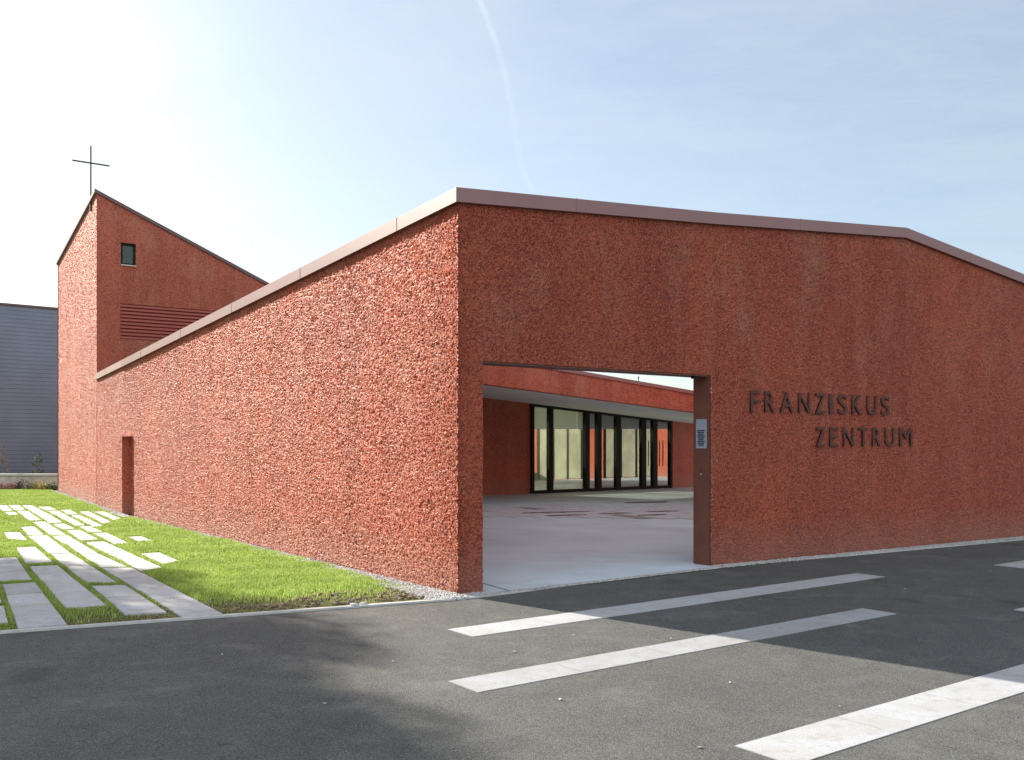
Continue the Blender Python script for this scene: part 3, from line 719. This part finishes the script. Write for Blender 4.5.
for ci, c in enumerate(sorted(bycol)):
    lst = sorted(bycol[c], key=lambda q: np.mean([p[1] for p in q]))
    for k, quad in enumerate(lst):
        zt = .026+random.uniform(-.003, .003)
        mb = MB(); mb.prism(quad, -.03, [zt+random.uniform(-.002, .002) for _ in range(4)])
        o = mb.build('paving_slab', M['granite'], bevel=.004)
        far = 'rearmost ' if k == len(lst)-1 and k > 0 else ''
        tag(o, f'pale granite slab in the lawn, {ORD[k]} from the kerb in the {ORD[ci]} row from the left', 'paving slab', 'granite slabs of the lawn path')
        slabs2d.append(np.array(quad))

# ------------------------------------------------------------------ grass, dry grass, pebbles, clods
def inpoly(P, poly):
    x, y = P[:, 0], P[:, 1]; poly = np.array([tuple(p) for p in poly]); r = np.zeros(len(P), bool); n = len(poly); j = n-1
    for i in range(n):
        xi, yi = poly[i]; xj, yj = poly[j]
        with np.errstate(divide='ignore', invalid='ignore'): c = ((yi > y) != (yj > y)) & (x < (xj-xi)*(y-yi)/(yj-yi)+xi)
        r ^= c; j = i
    return r
class VN:   # value noise
    def __init__(s, seed, n=256): s.t = np.random.default_rng(seed).random((n, n)); s.n = n
    def __call__(s, x, y, f):
        x = x*f+1000; y = y*f+1000; xi = np.floor(x).astype(int); yi = np.floor(y).astype(int); u = x-xi; v = y-yi; u = u*u*(3-2*u); v = v*v*(3-2*v); n = s.n; t = s.t
        return (t[xi % n, yi % n]*(1-u)*(1-v)+t[(xi+1) % n, yi % n]*u*(1-v)+t[xi % n, (yi+1) % n]*(1-u)*v+t[(xi+1) % n, (yi+1) % n]*u*v)
vn = VN(3)
def shrink(q, d):
    c = q.mean(0); return np.array([p+unit(p-c)*d for p in q])
slabsS = [shrink(q, -.012) for q in slabs2d]
def kdist(P): return (P-k0)@kN
def wdist(P):  # distance from the left wall line, outwards
    a = -((P-C)@nL); b = -((P-KK)@nTn); return np.where(P[:, 1] < KK[1], a, b)
def blades(P, hgt, wid, lean=.5):
    n = len(P); a = rng.random(n)*2*np.pi; side = np.stack([np.cos(a), np.sin(a)], 1)
    b = rng.random(n)*2*np.pi; ln = (rng.random(n)**1.2*lean*hgt)[:, None]*np.stack([np.cos(b), np.sin(b)], 1)
    V = np.zeros((n, 5, 3)); w = wid[:, None]
    V[:, 0, :2] = P-side*w/2; V[:, 1, :2] = P+side*w/2
    V[:, 2, :2] = P+side*w*.42+ln*.35; V[:, 3, :2] = P-side*w*.42+ln*.35; V[:, 4, :2] = P+ln*1.15
    V[:, 0, 2] = V[:, 1, 2] = 0; V[:, 2, 2] = V[:, 3, 2] = hgt*.55; V[:, 4, 2] = hgt*.93
    base = np.arange(n)[:, None]*5
    tri = np.concatenate([base+[0, 1, 2], base+[0, 2, 3], base+[3, 2, 4]], 0)
    return V.reshape(-1, 3), tri
def scatter(n, x0, x1, y0, y1): return np.stack([rng.uniform(x0, x1, n), rng.uniform(y0, y1, n)], 1)
def visible(P, m=60): px = 512+P[:, 0]/P[:, 1]*F; return (px > -m-90) & (px < 1024+m)
parts = []
for dens, y0, y1, wb in ((6500, 8.4, 14, .007), (3600, 14, 20, .011), (1700, 20, 37, .020)):
    x0, x1 = -.66*y1, -.3
    n = int(dens*(x1-x0)*(y1-y0)); P = scatter(n, x0, x1, y0, y1)
    P = P[visible(P)]; P = P[inpoly(P, lawn_poly)]
    for q in slabsS: P = P[~inpoly(P, q)]
    wd = wdist(P); kdx = kdist(P)
    keep = (wd > .10+.22*np.clip((14-P[:, 1])/3, 0, 1)+.10*(vn(P[:, 0], P[:, 1], 4)-.5)) & (kdx > .08)
    P = P[keep]; kdx = kdist(P); nz = vn(P[:, 0], P[:, 1], 1.7)*.6+vn(P[:, 0], P[:, 1], 6)*.4
    corner = np.clip((kdx-.2)/1.6, 0, 1)       # worn strip beside the kerb
    pr = np.where(P[:, 0] > -4.7, corner**1.5, .25+.75*np.clip(kdx/.8, 0, 1))
    P = P[rng.random(len(P)) < np.clip(pr+(nz-.5)*np.where(pr < .6, .35, .9), .02, 1)]
    hm = .022+.034*vn(P[:, 0], P[:, 1], 2.6)+.014*rng.random(len(P))+.012*vn(P[:, 0], P[:, 1], 14)
    inside = np.zeros(len(P), bool)
    for q in slabs2d: inside |= inpoly(P, shrink(q, .07))
    hm = np.where(inside, hm*.55, hm)
    hm *= np.clip(.45+.55*kdist(P)/.9, .45, 1)
    parts.append((P, hm, wb*(.7+.6*rng.random(len(P)))))
P = np.concatenate([a for a, b, c in parts]); hh = np.concatenate([b for a, b, c in parts]); ww = np.concatenate([c for a, b, c in parts])
v, f = blades(P, hh, ww, .8); v[:, 2] += .004
o = link('grass', np_mesh('grass', v, f), M['grass']); o['kind'] = 'stuff'; print('grass', len(P))
# withered blades in the worn strip and in the gap below the path
P = scatter(60000, -8.5, -.4, 8.3, 13); P = P[inpoly(P, lawn_poly)]
for q in slabsS: P = P[~inpoly(P, q)]
kdx = kdist(P); wd = wdist(P)
P = P[(kdx > .08) & (wd > .4) & (kdx < 1.5) & (rng.random(len(P)) < np.exp(-np.clip(kdx-.3, 0, 9)*1.6)*np.clip(vn(P[:, 0], P[:, 1], 5)*1.3, 0, 1))]
n = len(P); v, f = blades(P, .012+.02*rng.random(n), .004+.004*rng.random(n), 1.6); v[:, 2] += .004
o = link('dry_grass', np_mesh('dry_grass', v, f), M['drygrass']); o['kind'] = 'stuff'

bm = bmesh.new(); bmesh.ops.create_icosphere(bm, subdivisions=1, radius=1); ICO = np.array([v.co for v in bm.verts]); ICF = np.array([[v.index for v in f.verts] for f in bm.faces]); bm.free()
def rocks(P, z, r, flat=.65, jit=.28):
    n = len(P); m = len(ICO); V = ICO[None]*(1+jit*(rng.random((n, m, 1))-.5)*2)
    sc = np.stack([r*(.7+.6*rng.random(n)), r*(.7+.6*rng.random(n)), r*flat*(.8+.4*rng.random(n))], 1)
    V = V*sc[:, None]; a = rng.random(n)*6.283; ca, sa = np.cos(a)[:, None], np.sin(a)[:, None]
    x = V[:, :, 0]*ca-V[:, :, 1]*sa; y = V[:, :, 0]*sa+V[:, :, 1]*ca
    V = np.stack([x+P[:, 0:1], y+P[:, 1:2], V[:, :, 2]+z[:, None]], 2)
    return V.reshape(-1, 3), (ICF[None]+np.arange(n)[:, None, None]*m).reshape(-1, 3)
# along left wall
vs = []; fs = []; off = 0
def addr(P, z, r, **k):
    global off
    v, f = rocks(P, z, r, **k); vs.append(v); fs.append(f+off); off += len(v)
n = 16000; t = rng.random(n)**1.6; LL = np.linalg.norm(TB-C)
Sd = t*np.linalg.norm(KK-C); width = np.where(Sd < 2.2, .42, .25); w = rng.random(n)*width
P = C+dL*Sd[:, None]-nL*w[:, None]; P = P[(kdist(P) > .07)]
addr(P, .012+.012*rng.random(len(P)), .009+.011*rng.random(len(P)))
t = rng.random(2500); P = KK+dT*(t*(np.linalg.norm(TB-KK)))[:, None]-nTn*(rng.random(2500)*.18)[:, None]; addr(P, .02+.01*rng.random(2500), .018+.012*rng.random(2500))
n = 2600; P = scatter(n, -1.0, -.25, 10.7, 11.4); P = P[inpoly(P, [C, C-nCK*.27, kc+(.0, .03), kc-kd*.35+kN*.06, C-nL*.4+dL*.2])]; addr(P, .012+.012*rng.random(len(P)), .009+.011*rng.random(len(P)))
# along the front
def strip(A, B, n, o0, o1, nn, r):
    t = rng.random(n); P = A+(B-A)*t[:, None]-nn*(o0+(o1-o0)*rng.random(n))[:, None]; addr(P, .010+.008*rng.random(n), r*(.7+.6*rng.random(n)))
strip(C, PIER, 700, .01, .26, nCK, .012)
strip(PIER, K, 4200, .15, .245, nCK, .011)
strip(K, E_, 9000, .01, .23, nKE, .013); strip(E_, E2, 2500, .01, .23, nKE, .015)
o = link('gravel', np_mesh('gravel', np.concatenate(vs), np.concatenate(fs)), M['pebble']); o['kind'] = 'stuff'
# soil clods in the worn corner
n = 2600; P = scatter(n, -3.9, -.9, 9.3, 11.9); kdx = kdist(P); wd = wdist(P)
ins = np.zeros(n, bool)
for q in slabs2d: ins |= inpoly(P, shrink(q, .03))
P = P[~ins & (kdx > .1) & (kdx < .95) & (wd > .42) & (rng.random(n) < .3+.7*np.clip((P[:, 0]+3)/2, 0, 1))]
vs = []; fs = []; off = 0; addr(P, .005+.012*rng.random(len(P)), .012+.030*rng.random(len(P))**2, jit=.45)
o = link('soil_clods', np_mesh('soil_clods', np.concatenate(vs), np.concatenate(fs)), M['clod']); o['kind'] = 'stuff'
# two pale stones on the kerb corner
for (px, py, lab) in ((354, 607, 'larger pale stone lying on the worn grass beside the kerb'), (363, 606, 'smaller pale stone lying beside the larger one by the kerb')):
    vs = []; fs = []; off = 0; c = g(px, py)[None]; addr(c, np.array([.03]), np.array([.045 if 'larger' in lab else .035]), flat=.4)
    o = link('stone', np_mesh('stone', np.concatenate(vs), np.concatenate(fs)), M['plaster_white']); tag(o, lab, 'stone', 'pale stones by the kerb')
# leaves on the asphalt
for (px, py) in ((573.5, 635.5), (671, 639), (730, 683), (393, 662), (325, 704), (991, 571.3), (950, 549), (222, 655), (840, 707), (700, 748), (905, 589), (560, 700), (515, 652), (760, 600)):
    c = g(px, py); a = random.random()*6.28; r = random.uniform(.010, .018); mb = MB()
    pts = [(c[0]+r*k*math.cos(a+t)*1.0, c[1]+r*k*math.sin(a+t), .006+.006*random.random()) for t, k in ((0, 1.3), (.9, .7), (2.0, .6), (3.14, 1.1), (4.2, .6), (5.3, .75))]
    bt = [(x, y, z-.003) for x, y, z in pts]
    mb.add(pts+bt, [tuple(range(6)), tuple(range(6, 12))[::-1]]+[(i, (i+1) % 6, 6+(i+1) % 6, 6+i) for i in range(6)])
    o = mb.build('fallen_leaf', M['litter']); tag(o, 'tiny pale fallen leaf lying on the dark asphalt', 'leaf', 'fallen leaves on the asphalt')

# ------------------------------------------------------------------ neighbours on the left
gb = empty('clad_building', (-21, 44, 0), 'tall blue-grey building with horizontal board cladding behind the lawn', 'building')
dB = unit((1104, 950)); nB = np.array([-dB[1], dB[0]]); B0 = np.array([-20.95, 44.0])-dB*2.9; B1 = np.array([-20.95, 44.0])+dB*5
mb = MB(); zz = 0.0; BW = .185; TOP = 8.0
while zz < TOP-.01:
    z1 = min(TOP, zz+BW)
    mb.add([(*(B0-nB*.017), zz), (*(B1-nB*.017), zz), (*(B1-nB*.0), z1), (*(B0-nB*.0), z1), (*B0, zz), (*B1, zz)], [(0, 1, 2, 3), (4, 5, 1, 0)])
    zz = z1
mb.build('cladding', M['cladding'], gb, fix=False)
mb = MB(); mb.prism([B0+nB*.01, B1+nB*.01, B1+nB*14, B0+nB*14], 0, TOP-.03); mb.build('wall', M['cladding'], gb)
mb = MB(); mb.prism([B0-nB*.08, B1-nB*.08, B1+nB*14.1, B0+nB*14.1], TOP-.03, TOP+.06); mb.build('roof_edge', M['coping_thin'], gb)
# retaining wall
rw = empty('garden_wall', (-18, 37.0, 0), 'low beige stone garden wall running behind the lawn', 'wall')
mb = MB(); mb.bar((-34, 37.5), (-15.9, 36.9), .35, 0, .52, 0); mb.build('masonry', M['stone'], rw, bevel=.02)
mb = MB(); mb.bar((-34, 37.5), (-15.9, 36.9), .42, .52, .60, 0); mb.build('cap', M['kerb'], rw, bevel=.01)
sheet('terrace', [(-40, 37.7), (-15.6, 36.95), (-5, 50), (-40, 60)], .46, M['soil'])
def leafball(mb, c, r, n, ls, up=1.0):
    for _ in range(n):
        d = Vector((random.gauss(0, 1), random.gauss(0, 1), random.gauss(0, 1))).normalized()*(random.random()**.5)
        p = Vector(c)+Vector((d.x*r[0], d.y*r[1], abs(d.z)*r[2] if up else d.z*r[2]))
        a = Vector((random.gauss(0, 1), random.gauss(0, 1), random.gauss(0, 1))).normalized(); b = a.orthogonal().normalized()
        s = ls*random.uniform(.6, 1.4)
        mb.add([p-a*s, p+b*s*.5, p+a*s, p-b*s*.5], [(0, 1, 2, 3)])
def shrub(px, Y, w, h, mat, label, n=260):
    x = (px-512)/F*Y; e = empty('low_shrub', (x, Y, 0), label, 'shrub', 'low shrubs along the garden wall')
    mb = MB()
    for k in range(7):
        a = random.random()*6.28; mb.tube([(x, Y, 0), (x+math.cos(a)*w*.5, Y+math.sin(a)*.12, h*.75)], [.012, .004], 4)
    mb.build('stem', M['bark'], e)
    mb = MB()
    for k in range(5):
        ox = random.uniform(-.7, .7)*w; leafball(mb, (x+ox, Y+random.uniform(-.1, .1), .02), (w*.45, .18, h*random.uniform(.6, 1.05)), n//5, .035)
    mb.build('foliage', M[mat], e, fix=False)
shrub(-12, 36.6, .5, .42, 'leaf_grn', 'dark green low shrub at the far left end of the garden wall')
shrub(3, 36.5, .45, .33, 'leaf_red', 'dark red low shrub in front of the garden wall at the left edge')
shrub(12.5, 36.4, .32, .38, 'leaf_red', 'pinkish low shrub beside the dark brown one')
shrub(22, 36.3, .28, .46, 'leaf_brn', 'dark brown bushy shrub between the pink and the yellow one')
shrub(33, 36.3, .34, .42, 'leaf_yel', 'yellow autumn shrub against the garden wall')
shrub(43, 36.2, .30, .38, 'leaf_yel', 'yellow-orange shrub right of the first yellow one')
shrub(51, 36.1, .30, .32, 'leaf_grn', 'green and brown low shrub nearest the red tower')
def twiggy(px, Y, z0, h, label, nb, leaf=None, spread=.35):
    x = (px-512)/F*Y; e = empty('sapling', (x, Y, z0), label, 'sapling')
    mb = MB(); mb.tube([(x, Y, z0), (x+.03, Y, z0+h*.5), (x-.02, Y, z0+h)], [.022, .014, .005], 5); mb.build('trunk', M['bark'], e)
    mb = MB(); tips = []
    for k in range(nb):
        t = random.uniform(.12, .9); a = random.random()*6.28; l = spread*(1.1-t)*random.uniform(.6, 1.2)*h*.6
        p = Vector((x, Y, z0+h*t)); q = p+Vector((math.cos(a)*l, math.sin(a)*l, l*1.2)); mid = (p+q)/2+Vector((math.cos(a)*l*.1, 0, -.02))
        mb.tube([p, mid, q], [.010, .007, .003], 4); tips.append(q)
        for j in range(3):
            s = p.lerp(q, random.uniform(.3, .9)); a2 = random.random()*6.28; mb.tube([s, s+Vector((math.cos(a2)*l*.3, math.sin(a2)*l*.3, l*.4))], [.006, .002], 3)
    mb.build('branches', M['bark'], e)
    if leaf:
        mb = MB(); [leafball(mb, t, (.10, .10, .09), 10, .03, 0) for t in tips]; leafball(mb, (x, Y, z0+.1), (.3, .2, .2), 50, .04); mb.build('foliage', M[leaf], e, fix=False)
twiggy(3.5, 38.3, .46, 1.45, 'bare pale grey sapling behind the garden wall at the left edge', 34)
twiggy(8.5, 38.6, .46, .75, 'small bare sapling just right of the taller bare one', 14)
twiggy(38, 38.4, .46, .95, 'thin green sapling behind the garden wall near the tower', 14, 'leaf_grn')

# big tree left of the picture; its shadow falls over the path and the road
SUNH = unit((-.734, .679)); TE = math.tan(math.radians(SUN_EL))
tb = np.array([-17.2, 17.5]); TR = empty('broadleaf_tree', (*tb, 0), 'large dense broadleaf tree on the grass left of the slab path', 'tree')
mb = MB(); mb.tube([(*tb, -.1), (tb[0]+.05, tb[1], 1.2), (tb[0]-.05, tb[1]+.1, 3), (tb[0], tb[1], 5.5), (tb[0]+.1, tb[1], 8)], [.36, .27, .22, .14, .05], 10); mb.build('trunk', M['bark'], TR)
mb = MB()
for k in range(22):
    a = k*2.4; z0 = 2.0+k*.2; l = random.uniform(2.6, 4.2)*(1-.025*k)
    p = Vector((tb[0], tb[1], z0)); q = p+Vector((math.cos(a)*l, math.sin(a)*l, l*.55)); m_ = p.lerp(q, .5)+Vector((0, 0, .25)); mb.tube([p, m_, q], [.10, .06, .02], 5)
mb.build('limb', M['bark'], TR)
CR = np.array([5.3, 5.3, 4.4]); CC = np.array([tb[0], tb[1], 6.4])
nc_ = 430; d = rng.normal(size=(nc_, 3)); d /= np.linalg.norm(d, axis=1)[:, None]; rad = .30+.62*rng.random(nc_)**.45
cl = CC+d*rad[:, None]*CR*(1-.10*rng.random((nc_, 1))); cl = cl[cl[:, 2] > 2.1]; nl = 300
n = len(cl)*nl; dd = rng.normal(size=(n, 3)); dd /= np.linalg.norm(dd, axis=1)[:, None]
Pp = np.repeat(cl, nl, 0)+dd*(rng.random(n)**.5*.85)[:, None]*[1, 1, .7]
a = rng.normal(size=(n, 3)); a /= np.linalg.norm(a, axis=1)[:, None]; b = np.cross(a, rng.normal(size=(n, 3))); b /= np.linalg.norm(b, axis=1)[:, None]
sz = (.05+.05*rng.random(n))[:, None]; Vt = np.stack([Pp-a*sz, Pp+b*sz*.6, Pp+a*sz, Pp-b*sz*.6], 1).reshape(-1, 3)
link('crown', np_mesh('crown', Vt, np.arange(n*4).reshape(-1, 4)), M['leaf_grn'], TR)

# ------------------------------------------------------------------ contrail
def sky_pt(px, py, alt): z = (YH-py)/F; Y = alt/z; return Vector(((px-512)/F*Y, Y, alt+H))
pts = [sky_pt(*p, 2400) for p in ((452, -90), (466, -45), (480, 0), (489, 24), (497, 46), (506, 80), (513, 112), (516.5, 140), (521, 165), (528, 182), (536, 196), (548, 215))]
def mat_contrail():
    m, nt, b, out = new_mat('ice_cloud'); N = NT(nt)
    b.inputs['Base Color'].default_value = (.95, .95, .95, 1); b.inputs['Roughness'].default_value = 1
    tr = N.n('ShaderNodeBsdfTransparent'); tl = N.n('ShaderNodeBsdfTranslucent'); tl.inputs[0].default_value = (.95, .95, .95, 1)
    lw = N.n('ShaderNodeLayerWeight'); lw.inputs[0].default_value = .5
    n = N.noise(N.coord(), .006, 4, .6)
    fac = N.math('MULTIPLY', N.math('POWER', N.math('SUBTRACT', 1.0, lw.outputs['Facing'], True), 2.2), N.math('MULTIPLY', N.ramp(n, [(.3, .15), (.7, 1)]), CONTR), True)
    m2 = N.n('ShaderNodeMixShader'); m2.inputs[0].default_value = .6; N.l(b.outputs[0], m2.inputs[1]); N.l(tl.outputs[0], m2.inputs[2])
    mx = N.n('ShaderNodeMixShader'); N.l(fac, mx.inputs[0]); N.l(tr.outputs[0], mx.inputs[1]); N.l(m2.outputs[0], mx.inputs[2]); N.l(mx.outputs[0], out.inputs[0])
    return m
CONTR = .32
mb = MB(); mb.tube(pts, [p.length/F*4.2 for p in pts], 20); o = mb.build('contrail', mat_contrail(), smooth=True); o['kind'] = 'stuff'
o.visible_shadow = True

# ------------------------------------------------------------------ sky, sun, camera
sun_dir = Vector((SUNH[0], SUNH[1], math.tan(math.radians(SUN_EL)))).normalized()
w = bpy.data.worlds.new('World'); SC.world = w; w.use_nodes = True; nt = w.node_tree; nt.nodes.clear(); N = NT(nt)
out = N.n('ShaderNodeOutputWorld'); bg = N.n('ShaderNodeBackground'); sky = N.n('ShaderNodeTexSky'); sky.sky_type = 'NISHITA'; sky.sun_disc = False
sky.sun_elevation = math.radians(SUN_EL); sky.sun_rotation = math.atan2(sun_dir.x, sun_dir.y)
sky.altitude = 400; sky.air_density = 1.0; sky.dust_density = 1.6; sky.ozone_density = 1.5
tc = N.n('ShaderNodeTexCoord'); nrm = N.n('ShaderNodeSeparateXYZ'); N.l(tc.outputs['Generated'], nrm.inputs[0])
# planar cirrus sheet: direction / height
zc_ = N.math('ADD', N.math('MAXIMUM', nrm.outputs[2], 0.0), .12)
cx = N.math('DIVIDE', nrm.outputs[0], zc_); cy = N.math('DIVIDE', nrm.outputs[1], zc_)
cmb = N.n('ShaderNodeCombineXYZ'); N.l(cx, cmb.inputs[0]); N.l(cy, cmb.inputs[1])
mp = N.n('ShaderNodeMapping'); mp.inputs['Rotation'].default_value = (0, 0, .9); mp.inputs['Scale'].default_value = (1.0, 1.9, 1); N.l(cmb.outputs[0], mp.inputs[0])
c1 = N.noise(mp.outputs[0], .8, 7, .62, .6); c2 = N.noise(mp.outputs[0], 5.5, 6, .7, .8)
veil = N.math('ADD', N.math('MULTIPLY', c1, .75), N.math('MULTIPLY', c2, .25))
fac = N.ramp(veil, [(.34, .26), (.68, .60)])
c = N.mix(fac, sky.outputs[0], (CLOUD:=(4.5, 4.98, 5.2)))
back = N.math('MULTIPLY', N.math('MULTIPLY', nrm.outputs[1], -1.3, True), N.math('ADD', .35, c1))
c = N.mix(N.math('MINIMUM', back, .8), c, (9.5, 10.2, 11.0))   # unseen bright cirrus added behind the camera to fill the shaded front
N.l(c, bg.inputs[0]); bg.inputs[1].default_value = .078; N.l(bg.outputs[0], out.inputs[0])

sl = bpy.data.lights.new('sun', 'SUN'); sl.energy = 5.0; sl.angle = math.radians(.75); sl.color = (1, .92, .80)
so = bpy.data.objects.new('sun', sl); COL.objects.link(so); so.rotation_euler = (-sun_dir).to_track_quat('-Z', 'Y').to_euler()

cam = bpy.data.cameras.new('camera'); co = bpy.data.objects.new('camera', cam); COL.objects.link(co)
co.location = (0, 0, H); co.rotation_euler = (math.radians(90), 0, 0)
cam.sensor_width = 36; cam.lens = F/1024*36; cam.shift_y = (YH-380)/1024; cam.clip_end = 30000; cam.clip_start = .05
SC.camera = co
SC.render.resolution_x = 1024; SC.render.resolution_y = 760
SC.view_settings.view_transform = 'Standard'; SC.view_settings.look = 'None'; SC.view_settings.exposure = 1.2; SC.view_settings.gamma = 1
SC.render.engine = 'CYCLES'
SC.cycles.transparent_max_bounces = 16
